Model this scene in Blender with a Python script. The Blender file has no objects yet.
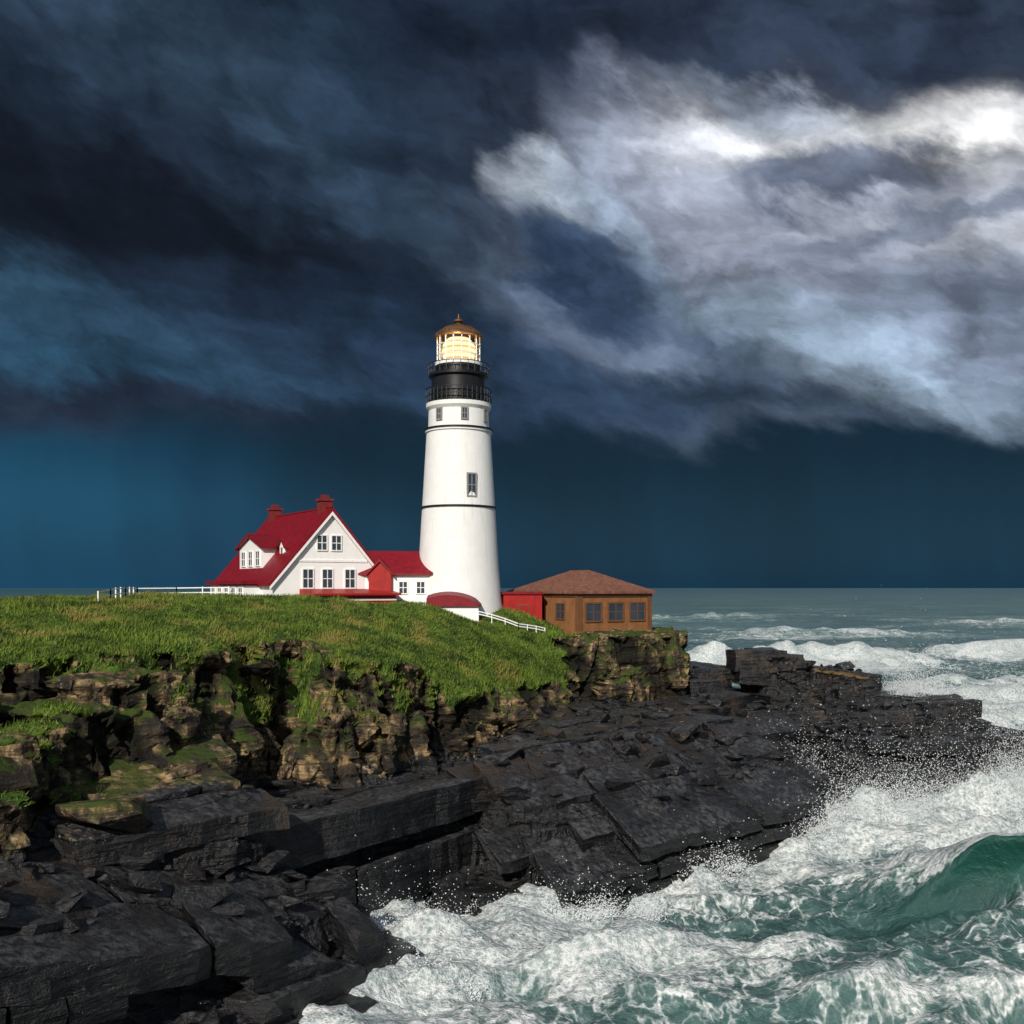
import bpy, math, numpy as np, random
from mathutils import Vector, Matrix
random.seed(3); rng=np.random.default_rng(7)
S=bpy.context.scene
# ------------------------------------------------------------------ helpers
def lin(c):
    r=[]
    for v in c[:3]:
        v/=255.0
        r.append(v/12.92 if v<=0.04045 else ((v+0.055)/1.055)**2.4)
    return (r[0],r[1],r[2],1.0)
def hsh(ix,iy,iz,s):
    h=(ix.astype(np.int64)*374761393+iy.astype(np.int64)*668265263+iz.astype(np.int64)*2147483647+s*974634777)&0xFFFFFFFF
    h=((h^(h>>13))*1274126177)&0xFFFFFFFF
    h=((h^(h>>16))*2246822519)&0xFFFFFFFF
    h=h^(h>>15)
    return (h&0xFFFFFF)/float(0xFFFFFF)
def vn(x,y,z,s=0):
    ix=np.floor(x);iy=np.floor(y);iz=np.floor(z)
    fx=x-ix;fy=y-iy;fz=z-iz
    fx=fx*fx*(3-2*fx);fy=fy*fy*(3-2*fy);fz=fz*fz*(3-2*fz)
    def c(a,b,d): return hsh(ix+a,iy+b,iz+d,s)
    x00=c(0,0,0)*(1-fx)+c(1,0,0)*fx
    x10=c(0,1,0)*(1-fx)+c(1,1,0)*fx
    x01=c(0,0,1)*(1-fx)+c(1,0,1)*fx
    x11=c(0,1,1)*(1-fx)+c(1,1,1)*fx
    return (x00*(1-fy)+x10*fy)*(1-fz)+(x01*(1-fy)+x11*fy)*fz
def fbm(x,y,z,s=0,o=4):
    t=0;a=1;n=0
    for i in range(o):
        t=t+a*(vn(x,y,z,s+i)*2-1);n+=a;a*=.5
        x=x*2.03+7.1;y=y*2.03+3.3;z=z*2.03+1.7
    return t/n
def worley2(x,y,s=0):
    ix=np.floor(x);iy=np.floor(y)
    d1=np.full(x.shape,9.);cid=np.zeros(x.shape);o=x*0
    for a in (-1,0,1):
        for b in (-1,0,1):
            jx=ix+a;jy=iy+b
            d=np.hypot(x-jx-hsh(jx,jy,o,s),y-jy-hsh(jx,jy,o,s+1))
            m=d<d1
            cid=np.where(m,hsh(jx,jy,o,s+5),cid);d1=np.where(m,d,d1)
    return d1,cid
def np_mesh(name,V,F,flat=True):
    me=bpy.data.meshes.new(name)
    V=np.asarray(V,np.float32);F=np.asarray(F,np.int32)
    k=F.shape[1]
    me.vertices.add(len(V));me.vertices.foreach_set('co',V.ravel())
    me.loops.add(F.size);me.loops.foreach_set('vertex_index',F.ravel())
    me.polygons.add(len(F));me.polygons.foreach_set('loop_start',np.arange(0,F.size,k,dtype=np.int32))
    me.update(calc_edges=True);me.validate()
    if flat: me.polygons.foreach_set('use_smooth',np.zeros(len(me.polygons),bool))
    return me
def link(name,me,mat=None,parent=None):
    o=bpy.data.objects.new(name,me);S.collection.objects.link(o)
    if mat: me.materials.append(mat)
    if parent: o.parent=parent
    return o
def attr(me,name,a):
    t=me.attributes.new(name,'FLOAT','POINT');t.data.foreach_set('value',np.asarray(a,np.float32))
def sstep(a,b,x):
    t=np.clip((x-a)/(b-a),0,1);return t*t*(3-2*t)
class N:
    def __init__(s,nt): s.nt=nt;s.L=nt.links
    def new(s,t,**k):
        n=s.nt.nodes.new(t)
        for a,b in k.items(): setattr(n,a,b)
        return n
    def put(s,sock,v):
        if v is None: return
        if isinstance(v,bpy.types.NodeSocket): s.L.new(v,sock)
        else:
            if sock.type=='VECTOR' and hasattr(v,'__len__'): v=tuple(v)[:3]
            sock.default_value=v
    def m(s,op,a,b=None,c=None,clamp=False):
        n=s.new('ShaderNodeMath',operation=op,use_clamp=clamp)
        s.put(n.inputs[0],a);s.put(n.inputs[1],b)
        if c is not None: s.put(n.inputs[2],c)
        return n.outputs[0]
    def ss(s,v,a,b,lo=0.,hi=1.):
        n=s.new('ShaderNodeMapRange',interpolation_type='SMOOTHSTEP')
        s.put(n.inputs[0],v);s.put(n.inputs[1],a);s.put(n.inputs[2],b);s.put(n.inputs[3],lo);s.put(n.inputs[4],hi)
        return n.outputs[0]
    def mix(s,f,a,b,bt='MIX'):
        n=s.new('ShaderNodeMix',data_type='RGBA',blend_type=bt)
        s.put(n.inputs[0],f);s.put(n.inputs[6],a);s.put(n.inputs[7],b)
        return n.outputs[2]
    def noise(s,vec,scale,det=6,rough=.55,dist=0.):
        n=s.new('ShaderNodeTexNoise')
        s.put(n.inputs['Vector'],vec);s.put(n.inputs['Scale'],scale);s.put(n.inputs['Detail'],det)
        s.put(n.inputs['Roughness'],rough);s.put(n.inputs['Distortion'],dist)
        return n.outputs['Fac']
    def noisec(s,vec,scale,det=6,rough=.55,dim='3D'):
        n=s.new('ShaderNodeTexNoise',noise_dimensions=dim)
        s.put(n.inputs['Vector'],vec);s.put(n.inputs['Scale'],scale);s.put(n.inputs['Detail'],det)
        s.put(n.inputs['Roughness'],rough)
        return n.outputs['Color']
    def voro(s,vec,scale,feat='DISTANCE_TO_EDGE'):
        n=s.new('ShaderNodeTexVoronoi',feature=feat,voronoi_dimensions='2D')
        s.put(n.inputs['Vector'],vec);s.put(n.inputs['Scale'],scale)
        return n.outputs['Distance']
    def mapping(s,vec,loc=(0,0,0),rot=(0,0,0),sc=(1,1,1)):
        n=s.new('ShaderNodeMapping')
        s.put(n.inputs[0],vec);n.inputs[1].default_value=loc;n.inputs[2].default_value=rot;n.inputs[3].default_value=sc
        return n.outputs[0]
    def v(s,op,a,b=None):
        n=s.new('ShaderNodeVectorMath',operation=op)
        s.put(n.inputs[0],a);s.put(n.inputs[1],b)
        return n.outputs[1] if op in('LENGTH','DOT_PRODUCT') else n.outputs[0]
    def vs(s,a,f):
        n=s.new('ShaderNodeVectorMath',operation='SCALE')
        s.put(n.inputs[0],a);s.put(n.inputs[3],f);return n.outputs[0]
    def comb(s,x,y,z=0.):
        n=s.new('ShaderNodeCombineXYZ');s.put(n.inputs[0],x);s.put(n.inputs[1],y);s.put(n.inputs[2],z);return n.outputs[0]
    def sep(s,v):
        n=s.new('ShaderNodeSeparateXYZ');s.put(n.inputs[0],v);return n.outputs[0],n.outputs[1],n.outputs[2]
    def attr(s,nm):
        n=s.new('ShaderNodeAttribute',attribute_name=nm);return n.outputs['Fac']
    def bump(s,h,st,dist,nrm=None):
        n=s.new('ShaderNodeBump');s.put(n.inputs['Strength'],st);s.put(n.inputs['Distance'],dist);s.put(n.inputs['Height'],h)
        if nrm is not None: s.put(n.inputs['Normal'],nrm)
        return n.outputs[0]
def newmat(name):
    m=bpy.data.materials.new(name);m.use_nodes=True
    nt=m.node_tree;b=nt.nodes['Principled BSDF'];g=N(nt)
    return m,g,b
def geoP(g): return g.new('ShaderNodeNewGeometry').outputs['Position']
def paint(name,col,var=.15,rough=.6,scale=1.5,spec=.3,bmp=.2,dirt=None,da=.5):
    m,g,b=newmat(name);P=geoP(g)
    n=g.noise(P,scale,5,.65)
    n2=g.noise(g.mapping(P,sc=(3,3,.35)),scale,4,.6)
    f=g.m('MULTIPLY',g.m('ADD',n,n2),.5)
    f=g.ss(f,.35,.65)
    a=tuple(c*(1-var) for c in col[:3])+(1,);bb=tuple(min(1,c*(1+var*.5)) for c in col[:3])+(1,)
    c=g.mix(f,a,bb)
    if dirt: c=g.mix(g.m('MULTIPLY',g.ss(n2,.5,.72),da),c,dirt)
    g.put(b.inputs['Base Color'],c);b.inputs['Roughness'].default_value=rough
    b.inputs['Specular IOR Level'].default_value=spec
    g.put(b.inputs['Normal'],g.bump(g.noise(P,scale*8,3,.6),bmp,.03))
    return m
# ------------------------------------------------------------------ camera
CAMZ=16.0
cam=bpy.data.cameras.new('camera');co=bpy.data.objects.new('camera',cam);S.collection.objects.link(co)
co.location=(0,0,CAMZ);co.rotation_euler=(math.radians(90),0,0)
cam.sensor_width=36;cam.lens=35.156;cam.shift_y=.0732;cam.clip_start=.5;cam.clip_end=40000
S.camera=co
S.view_settings.view_transform='Standard';S.view_settings.look='None';S.view_settings.exposure=0
# ------------------------------------------------------------------ sun + world
sd=Vector((-0.20,-0.82,0.50)).normalized()
sun=bpy.data.lights.new('sun','SUN');sun.energy=4.1;sun.angle=math.radians(1.2);sun.color=(1,.93,.82)
so=bpy.data.objects.new('sun',sun);S.collection.objects.link(so)
so.rotation_euler=sd.to_track_quat('Z','Y').to_euler()
W=bpy.data.worlds.new('World');S.world=W;W.use_nodes=True
g=N(W.node_tree);W.node_tree.nodes.clear()
tc=g.new('ShaderNodeTexCoord').outputs['Generated']
sx,sy,sz=g.sep(tc)
az=g.m('ARCTAN2',sx,sy)
el=g.m('ARCTAN2',sz,g.m('SQRT',g.m('ADD',g.m('MULTIPLY',sx,sx),g.m('MULTIPLY',sy,sy))))
P0=g.comb(az,el)
def warp(P,scale,amp,off,det=5,rough=.55,sc=(1,1,1)):
    c=g.noisec(g.mapping(P,loc=off,sc=sc),scale,det,rough,'2D')
    return g.vs(g.v('SUBTRACT',c,(.5,.5,.5)),amp)
dia=math.radians(-28)
Pr=g.mapping(P0,rot=(0,0,-dia))
w1=warp(P0,3.2,.08,(3.1,1.7,0),2)
w2=warp(Pr,9,.095,(0,4,2),7,.58,(.7,1.7,1))
PA=g.v('ADD',g.v('ADD',P0,w1),w2)
PB=g.v('ADD',g.v('ADD',P0,g.vs(w1,.4)),w2)
PC=g.v('ADD',P0,g.vs(w1,.7))
def ang(px,py):
    a=math.atan((px-512)/1000);return a,math.atan((587-py)/1000*math.cos(a))
def blob(col,px,py,rx,ry,rot,c,soft,op=1.,P=None):
    a,e=ang(px,py);r=math.radians(rot)
    n=g.new('ShaderNodeMapping',vector_type='TEXTURE')
    g.put(n.inputs[0],P or PA);n.inputs[1].default_value=(a,e,0);n.inputs[2].default_value=(0,0,r);n.inputs[3].default_value=(rx/1000,ry/1000,1)
    d=g.v('LENGTH',n.outputs[0])
    w=g.ss(d,max(0,1-soft),1+soft,op,0.)
    return g.mix(w,col,lin(c))
col=g.mix(g.ss(el,.15,.6),lin((38,56,78)),lin((38,52,70)))
col=blob(col,60,335,300,80,-10,(44,80,106),.6,.95)
col=blob(col,130,110,500,180,-12,(28,38,52),.45,.95)
col=blob(col,260,120,260,30,-27,(58,80,102),.9,.6)
col=blob(col,60,50,220,40,-24,(46,62,82),.9,.55)
col=blob(col,430,170,200,46,-40,(54,78,102),.9,.55)
col=blob(col,190,245,370,54,-14,(15,19,28),.42,.97)
col=blob(col,120,312,260,26,-10,(56,90,116),.9,.6)
col=blob(col,440,365,250,62,-10,(36,54,78),.7,.85)
col=blob(col,850,235,350,180,-16,(120,132,154),.42,.95)
col=blob(col,800,216,250,56,-22,(172,180,198),.8,.92)
col=blob(col,910,132,185,44,-4,(255,255,255),.65,.98,PB)
col=blob(col,1030,230,130,28,-10,(208,212,220),.8,.85)
col=blob(col,850,182,125,22,-4,(72,84,108),.5,.9,PB)
col=blob(col,960,214,150,13,4,(86,98,120),.6,.75,PB)
col=blob(col,720,42,330,64,-10,(31,41,58),.45,.95)
col=blob(col,770,120,80,20,-20,(166,178,196),.7,.7,PB)
col=blob(col,465,90,120,112,-40,(30,41,58),.5,.93)
col=blob(col,545,195,44,30,-35,(214,226,240),.7,.94,PB)
col=blob(col,605,212,66,14,-35,(168,184,206),.7,.75,PB)
col=blob(col,578,270,86,38,-42,(38,55,80),.36,.96,PB)
col=blob(col,1000,20,210,40,-5,(46,57,76),.6,.9)
col=blob(col,720,325,190,30,-30,(62,82,108),.7,.7)
col=blob(col,880,366,190,28,-24,(146,166,186),.7,.85,PB)
col=blob(col,1000,290,150,42,-15,(92,108,132),.8,.65)
col=blob(col,620,392,210,28,-5,(34,52,74),.5,.88,PB)
col=blob(col,150,415,330,28,-4,(28,35,52),.5,.94,PB)
st=g.noise(g.v('ADD',g.mapping(P0,rot=(0,0,-dia),sc=(2.0,10.5,1)),g.vs(w2,5)),1.6,5,.58)
sf=g.ss(st,.3,.72,.62,1.42)
n1=g.noise(g.v('ADD',P0,w2),6.5,5,.55)
n2=g.noise(g.v('ADD',g.v('ADD',P0,w2),(.020,.024,0)),6.5,5,.55)
rel=g.m('MAXIMUM',g.m('MULTIPLY_ADD',g.m('SUBTRACT',n1,n2),3.2,1.0),.5)
colv=g.vs(col,g.m('MULTIPLY',sf,rel))
base=g.mix(g.ss(el,.02,.15),lin((12,50,72)),lin((6,35,53)))
base=blob(base,-60,535,240,95,0,(32,90,124),.85,.8,PC)
base=blob(base,250,560,260,40,0,(14,58,84),.9,.7,PC)
rc=g.noise(g.mapping(PC,rot=(0,0,.22),sc=(5,.6,1)),1.8,3,.55)
base=g.vs(base,g.ss(rc,.3,.72,.80,1.14))
_,ey,_=g.sep(PB)
cb=g.ss(g.m('ADD',ey,g.m('MULTIPLY',g.sep(w1)[0],.4)),.130,.180)
colv=g.mix(cb,base,colv)
absa=g.m('ABSOLUTE',az)
back=g.ss(absa,.9,1.8)
high=g.ss(el,.65,1.1)
colv=g.mix(g.m('MULTIPLY',g.m('MAXIMUM',back,high),.8),colv,lin((122,136,154)))
sky=g.new('ShaderNodeTexSky',sky_type='NISHITA',sun_disc=False,sun_elevation=math.asin(sd.z),sun_rotation=math.radians(math.degrees(math.atan2(sd.x,sd.y))%360))
nsky=g.vs(sky.outputs[0],.08)
fin=g.mix(g.m('SUBTRACT',.98,g.m('MULTIPLY',back,.35)),nsky,colv)
bg=g.new('ShaderNodeBackground');g.put(bg.inputs[0],fin);bg.inputs[1].default_value=1.
wo=g.new('ShaderNodeOutputWorld');g.L.new(bg.outputs[0],wo.inputs[0])
W.cycles.sampling_method='MANUAL';W.cycles.sample_map_resolution=256
# ------------------------------------------------------------------ terrain definition (metres, sea level z=0)
CP=np.array([(-70,85,14.2),(-43,85,14.5),(-30,80,15.1),(-20,78,15.2),(-12,77,15.0),(-4,80,14.1),(1.4,80,13.4),(4,75,8.6),
(-22.6,44.1,12.7),(-20,44.1,12.8),(-18.2,47.6,12.9),(-15.6,51.7,13.0),(-14.3,56.6,13.0),(-11.8,58.5,12.9),(-9.1,54,11.9),(-6.6,58.8,11.6),(-4.5,62.5,10.2),
(-2,62,8.6),(1.3,70.8,7.9),(-12,66,14.2),(-5,70,13),(0,72,10.8),(-2,66,10.4),(-30,50,14.),(-50,45,14),(0,90,13.6),(-20,60,14.1),(-30,100,14.6),(-8,95,14.2),(-60,65,14.2)],float)
def tps_fit(C):
    n=len(C);d=np.hypot(C[:,None,0]-C[None,:,0],C[:,None,1]-C[None,:,1])
    K=np.where(d>0,d*d*np.log(d+1e-9),0)+np.eye(n)*2.0
    Pm=np.c_[np.ones(n),C[:,:2]]
    A=np.block([[K,Pm],[Pm.T,np.zeros((3,3))]])
    return np.linalg.solve(A,np.r_[C[:,2],0,0,0])
TW=tps_fit(CP)
def topA(x,y):
    x=np.asarray(x,float);y=np.asarray(y,float)
    r=TW[-3]+TW[-2]*x+TW[-1]*y
    for i,(a,b,_) in enumerate(CP):
        d2=(x-a)**2+(y-b)**2
        r=r+TW[i]*.5*d2*np.log(d2+1e-9)
    return np.clip(r,6.5,15.4)
def sdp(x,y,poly):
    p=np.array(poly,float);n=len(p)
    d=np.full(x.shape,1e9);ins=np.zeros(x.shape,bool)
    for i in range(n):
        a=p[i];b=p[(i+1)%n];e=b-a
        wx=x-a[0];wy=y-a[1]
        t=np.clip((wx*e[0]+wy*e[1])/(e@e),0,1)
        d=np.minimum(d,(wx-t*e[0])**2+(wy-t*e[1])**2)
        c=((a[1]>y)!=(b[1]>y))&(x<(b[0]-a[0])*(y-a[1])/((b[1]-a[1]) if b[1]!=a[1] else 1e-9)+a[0])
        ins^=c
    d=np.sqrt(d)
    return np.where(ins,-d,d)
polyA=[(-75,43),(-30,43),(-22.6,43.6),(-20,44.1),(-18.2,47.6),(-15.6,51.7),(-14.3,56.6),(-11.8,58.5),(-9.1,54),(-6.6,58.8),(-4.5,62.5),(-2,62),(1.3,70.8),(4.2,75),(4,80),(5,95),(-8,104),(-30,108),(-75,108)]
def pl(z0,gx=0,gy=0,x0=0,y0=0,cap=99):
    return lambda x,y: np.minimum(z0+gx*(x-x0)+gy*(y-y0),cap)
# polygon, top surface, edge slope, height jitter, edge jitter, stack (strike deg, Lu, Lv, thick range, bottom z, drop)
LAY=[
 (polyA,topA,3.0,0.0,.8,None),
 ([(0,79),(5,77.6),(12.6,78.6),(13.8,83),(13,93),(0,96)],pl(12.3),3.4,.15,.7,None),
 ([(-12.6,43),(-9,45.6),(-5.4,50.8),(1.1,59.5),(1.8,76),(-20,62),(-24,43)],pl(5.7,.02,-.02,-5.4,50.8),6,.1,.2,(52,9.5,2.4,(1.0,2.6),-.5,.04)),
 ([(-2,53.5),(1,51),(4.8,53.5),(9,56),(14,60.5),(19.5,66.5),(20,69),(17,72),(5,72),(-3,60)],pl(3.4,-.36,.44,4.8,53.5,6.7),6,.1,.2,(41,4.8,2.6,(.6,1.8),-.6,.06)),
 ([(0,63),(6,64),(9,66),(14,70),(16.5,75),(17,80),(14,92),(0,92)],pl(6.9,0,.06,9,70),4,.3,.5,(38,3.4,2.0,(.5,1.3),2.5,.3)),
 ([(12.5,81),(16,80),(17.6,84),(17,90),(12,90)],pl(9.2),5,.3,.3,(20,2.6,2.0,(.7,1.4),5,.15)),
 ([(20.0,82.5),(21.6,81.2),(24.6,82),(25,88),(20.3,88)],pl(10.6,-.04,0,22,84),6,.1,.3,(12,3.6,3.0,(1.2,2.0),6,.0)),
 ([(24.0,81.8),(30.5,82.5),(31.2,88),(24,88)],pl(9.5,-.15,0,25,84),5,.1,.3,(8,4.6,3.0,(1.2,1.8),5.5,.0)),
 ([(16,77.5),(20,76.2),(28,76.5),(34.5,77),(36,80),(36,88),(18,93)],pl(6.5,0,.02,20,77),6,.1,.3,(6,5.4,2.0,(.6,1.4),3.5,.15)),
 ([(17,72.5),(24,70.8),(32,73),(36.5,76.5),(38,84),(30,92),(14,90)],pl(5.1,-.04,.04,25,73),6,.1,.4,(16,5.0,2.0,(1.0,2.4),-.3,.10)),
 ([(20,68.8),(26,68.8),(33,71.5),(38.5,77.5),(41,86),(30,95),(14,90)],pl(1.1,0,.04,26,68),2.5,.3,.7,(24,3.0,1.8,(.5,1.1),-.6,.55)),
 ([(36.8,76.5),(39.5,77),(41,80.5),(38.5,82),(36,80)],pl(3.9,-.12,0,37,78),5,.2,.3,(30,2.2,1.8,(.8,1.5),-.4,.1)),
 ([(-17.4,36.2),(-14,36.3),(-10.6,40.3),(-10.2,42.5),(-15,45),(-20,42)],pl(7.6,-.18,.20,-14,40),5,.1,.2,(48,4.6,2.6,(.9,1.8),3.5,.05)),
 ([(-19,24),(-14.4,28),(-10.5,33.5),(-7,38.6),(-6.2,41),(-9,44.),(-14,46),(-26,46),(-34,25)],pl(3.2,-.38,.02,-6.9,40,6.6),5,.1,.2,(55,5.6,2.4,(.9,1.9),0,.08)),
 ([(-16,20),(-9.5,29.5),(-6.6,35.8),(-4.6,39.6),(-5,41.6),(-8,43.5),(-14,46),(-30,40),(-34,20)],pl(1.5,-.12,0,-6,38),4,.2,.3,(57,4.2,1.6,(.5,1.1),-.8,.25)),
 ([(-34,26),(-19,30),(-17.3,35),(-17,41),(-16,47),(-34,47)],pl(9.6,-.15,.20,-18,36),2.4,1.2,.9,None),
 ([(-5.5,50),(-2,49.),(1,49),(5,51.8),(10,55.5),(9,60),(-6,60)],pl(.8),2.5,.3,.5,(42,2.4,1.4,(.4,.8),-.8,.3)),
]
def land(x,y):
    _,ca=worley2(x*.55,y*.55,11);_,cb_=worley2(x*.55+50,y*.55+9,31)
    _,cc=worley2((x*.8+y*.35)*.42,(y*.8-x*.35)*.75,21)
    f1=fbm(x*.35,y*.35,x*0,3,4);f2=fbm(x*.35+40,y*.35,x*0,13,4)
    h=np.full(x.shape,-3.)
    for i,(p,t,sl,bj,ej,sk) in enumerate(LAY):
        X=x+ej*((ca-.5)*1.4+f1*1.1);Y=y+ej*((cb_-.5)*1.4+f2*1.1)
        z=t(x,y)+bj*((cc-.5)*1.5)
        d=sdp(X,Y,p)
        if sk: z=z-.32;d=d+.75
        h=np.maximum(h,z-np.maximum(d,0)*sl)
    return h
st_=.16
gx=np.arange(-60,47,st_);gy=np.arange(19,110,st_)
GX,GY=np.meshgrid(gx,gy)
H=np.maximum(land(GX,GY),-2.2)
H[0,:]=H[-1,:]=-2.2;H[:,0]=H[:,-1]=-2.2
ny,nx=H.shape
V=np.c_[GX.ravel(),GY.ravel(),H.ravel()]
idx=np.arange(nx*ny).reshape(ny,nx)
F=np.stack([idx[:-1,:-1],idx[:-1,1:],idx[1:,1:],idx[1:,:-1]],-1).reshape(-1,4)
lo=V.copy();lo[:,2]=-3.0
nb=nx*ny
bF=F[:,::-1]+nb
b=np.concatenate([idx[0,:-1],idx[:-1,-1],idx[-1,:0:-1],idx[:0:-1,0]])
b2=np.roll(b,-1)
sF=np.stack([b,b+nb,b2+nb,b2],-1)
me=np_mesh('t',np.r_[V,lo],np.r_[F,bF,sF])
to=link('t',me)
md=to.modifiers.new('r','REMESH');md.mode='VOXEL';md.voxel_size=.165;md.adaptivity=0
dg=bpy.context.evaluated_depsgraph_get()
rm=bpy.data.meshes.new_from_object(to.evaluated_get(dg))
bpy.data.objects.remove(to)
n=len(rm.vertices);Vv=np.empty(n*3,np.float32);rm.vertices.foreach_get('co',Vv);Vv=Vv.reshape(-1,3).astype(float)
Nn=np.empty(n*3,np.float32);rm.vertices.foreach_get('normal',Nn);Nn=Nn.reshape(-1,3).astype(float)
Fl=np.empty(len(rm.loops),np.int32);rm.loops.foreach_get('vertex_index',Fl)
Fq=Fl.reshape(-1,4)
keep=(Vv[Fq][:,:,2].min(1)>-1.5)
Fq=Fq[keep];used=np.unique(Fq);rmap=np.full(n,-1);rmap[used]=np.arange(len(used))
Fq=rmap[Fq];Vv=Vv[used];Nn=Nn[used]
bpy.data.meshes.remove(rm)
x,y,z=Vv.T
sA=sdp(x,y,polyA)
nzv=Nn[:,2]
gn=fbm(x*.5,y*.5,z*.5,61,4)
tA=topA(x,y)
grass=sstep(.5,-.35,sA+gn*2.0)*sstep(.36,.62,nzv+gn*.15)*sstep(-2.2,-.9,z-tA)
gn2=fbm(x*.28,y*.28,z*.2,71,4)
tong=sstep(-.10,.08,gn2)*sstep(.16,.46,nzv+gn*.35)*sstep(7.6,9.6,z)*(x<4)*sstep(4.4,2.6,sA)
grass=np.maximum(grass,tong)
lg=(x<-14)&(y<46)&(z>7.5)
grass=np.maximum(grass,lg*sstep(-.08,.10,gn2)*sstep(.4,.7,nzv))
sG=sdp(x,y,[(25,81),(30,81.5),(30,88),(25,88)])
grass2=sstep(.3,-.3,sG+gn*.6)*sstep(.5,.8,nzv)*sstep(7,7.5,z)
sB=sdp(x,y,LAY[1][0])
tan=sstep(5.0,7.8,z+gn*2.6)*np.maximum(sstep(8.0,5.0,sA),sstep(3,1.5,sB))
tan=np.where((x>13.5),tan*.0,tan)
tan=np.maximum(tan,sstep(6.5,8.0,z+gn)*(x<-13)*(y<47))
nsx,nsy,nsz=-.16,.24,.957
t=x*nsx+y*nsy+z*nsz
rough=1-grass
steep=sstep(.85,.35,np.abs(nzv))
def bricks(thd,su,sv,st,seed,wp=.25,tt=None):
    tt=t if tt is None else tt
    th=math.radians(thd);u=(x*math.cos(th)+y*math.sin(th))/su;v_=(-x*math.sin(th)+y*math.cos(th))/sv;w_=tt/st
    u=u+wp*fbm(x*.4,y*.4,z*.4,seed+50,3);v_=v_+wp*fbm(x*.4+9,y*.4,z*.4,seed+60,3);w_=w_+wp*fbm(x*.3,y*.3,z*.3,seed+70,2)
    iw=np.floor(w_);o=iw*0
    u=u+hsh(iw,o,o,seed)*3;iu=np.floor(u);v_=v_+hsh(iw,iu,o,seed+1)*3;iv=np.floor(v_)
    h=hsh(iu,iv,iw,seed+2)
    fu,fv,fw=u-iu-.5,v_-iv-.5,w_-iw-.5
    tl=fu*(hsh(iu,iv,iw,seed+3)-.5)+fv*(hsh(iu,iv,iw,seed+4)-.5)+fw*(hsh(iu,iv,iw,seed+5)-.5)
    edge=np.maximum(np.maximum(np.abs(fu),np.abs(fv)),np.abs(fw))
    return h-.5,tl,sstep(.43,.5,edge)
h1,t1,e1=bricks(50,3.0,2.4,6.5,400,.35,z+.4*x)
h2,t2,e2=bricks(28,1.5,1.3,2.8,430,.3,z+.5*x)
h3,t3,e3=bricks(62,.7,.7,.9,460,.2)
butt=np.abs(fbm(x*.22,y*.22,z*.05,601,3))*2-.5
Dt=(h1*1.3+t1*2.2-e1*.3+butt*1.1)*(.12+.88*steep)+(h2*.6+t2*1.2-e2*.12)*(.2+.8*steep)+(h3*.16+t3*.4)*(.3+.7*steep)
li=t/.55;k=hsh(np.floor(li),np.floor(li)*0,np.floor(li)*0,5)
Dt+=(k-.5)*.28*steep
Dd=((k-.5)*.5*steep)+(h2*.35+t2*.6)*(.25+.75*steep)+(h3*.15+t3*.25)*(.4+.6*steep)
D=Dt*tan+Dd*(1-tan)
D+=fbm(x*1.8,y*1.8,z*1.8,99,3)*.06
D*=rough
D+=grass*(fbm(x*.5,y*.5,z*.5,101,4)*.35+fbm(x*.16,y*.16,z*.1,131,2)*.7)
Vn=Vv+Nn*D[:,None]
me=np_mesh('headland',Vn,Fq)
attr(me,'grass',grass);attr(me,'dry',grass2);attr(me,'tan',tan)
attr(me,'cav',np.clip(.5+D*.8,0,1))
m,g,b=newmat('rock_and_turf');gg=g.new('ShaderNodeNewGeometry');P=gg.outputs['Position']
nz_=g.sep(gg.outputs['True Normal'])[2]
ga=g.attr('grass');ta=g.attr('tan');da=g.attr('dry');ca=g.attr('cav')
Ps=g.mapping(P,rot=(math.radians(14),math.radians(9),0),sc=(.3,.3,4.))
ns=g.noise(Ps,1.3,5,.62);nf_=g.noise(P,3.2,6,.65);nl=g.noise(P,.45,4,.6)
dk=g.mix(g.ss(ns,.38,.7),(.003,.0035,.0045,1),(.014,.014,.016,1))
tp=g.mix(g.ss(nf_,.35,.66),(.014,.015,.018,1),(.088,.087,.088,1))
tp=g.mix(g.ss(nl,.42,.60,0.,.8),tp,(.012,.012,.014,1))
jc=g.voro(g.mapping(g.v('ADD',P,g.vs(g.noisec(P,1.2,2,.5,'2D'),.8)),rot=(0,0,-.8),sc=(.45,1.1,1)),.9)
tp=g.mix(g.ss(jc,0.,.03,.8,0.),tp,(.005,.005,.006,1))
dk=g.mix(g.ss(g.m('ADD',nz_,g.m('MULTIPLY',g.m('SUBTRACT',nf_,.5),.5)),.62,.90),dk,tp)  # upward faces paler, sides near-black: light and shade painted into rock colour
Z=g.sep(P)[2]
dk=g.mix(g.m('MULTIPLY',g.ss(nl,.5,.64),g.ss(Z,4.,7.,0.,.6)),dk,(.070,.048,.032,1))
dk=g.mix(g.ss(Z,1.6,.4,0.,.7),dk,(.005,.006,.006,1))
Pv=g.mapping(P,sc=(1.6,1.6,.5))
tn=g.mix(g.ss(g.noise(Pv,1.3,5,.65),.38,.64),(.036,.027,.020,1),(.36,.245,.12,1))
tn=g.mix(g.ss(nf_,.54,.68),tn,(.55,.43,.28,1))
tn=g.mix(g.m('MULTIPLY',g.ss(ns,.52,.44),.7),tn,(.040,.032,.026,1))
tn=g.mix(g.ss(nl,.49,.58,0.,.88),tn,(.022,.020,.019,1))
moss=g.m('MULTIPLY',g.ss(g.noise(P,.8,3,.65),.46,.54),g.ss(nz_,-.10,.30))
tn=g.mix(g.m('MULTIPLY',moss,g.ss(Z,6.,9.)),tn,(.045,.068,.012,1))
tmix=g.ss(g.m('ADD',ta,g.m('MULTIPLY',g.m('SUBTRACT',nf_,.5),1.1)),.35,.6)
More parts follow.
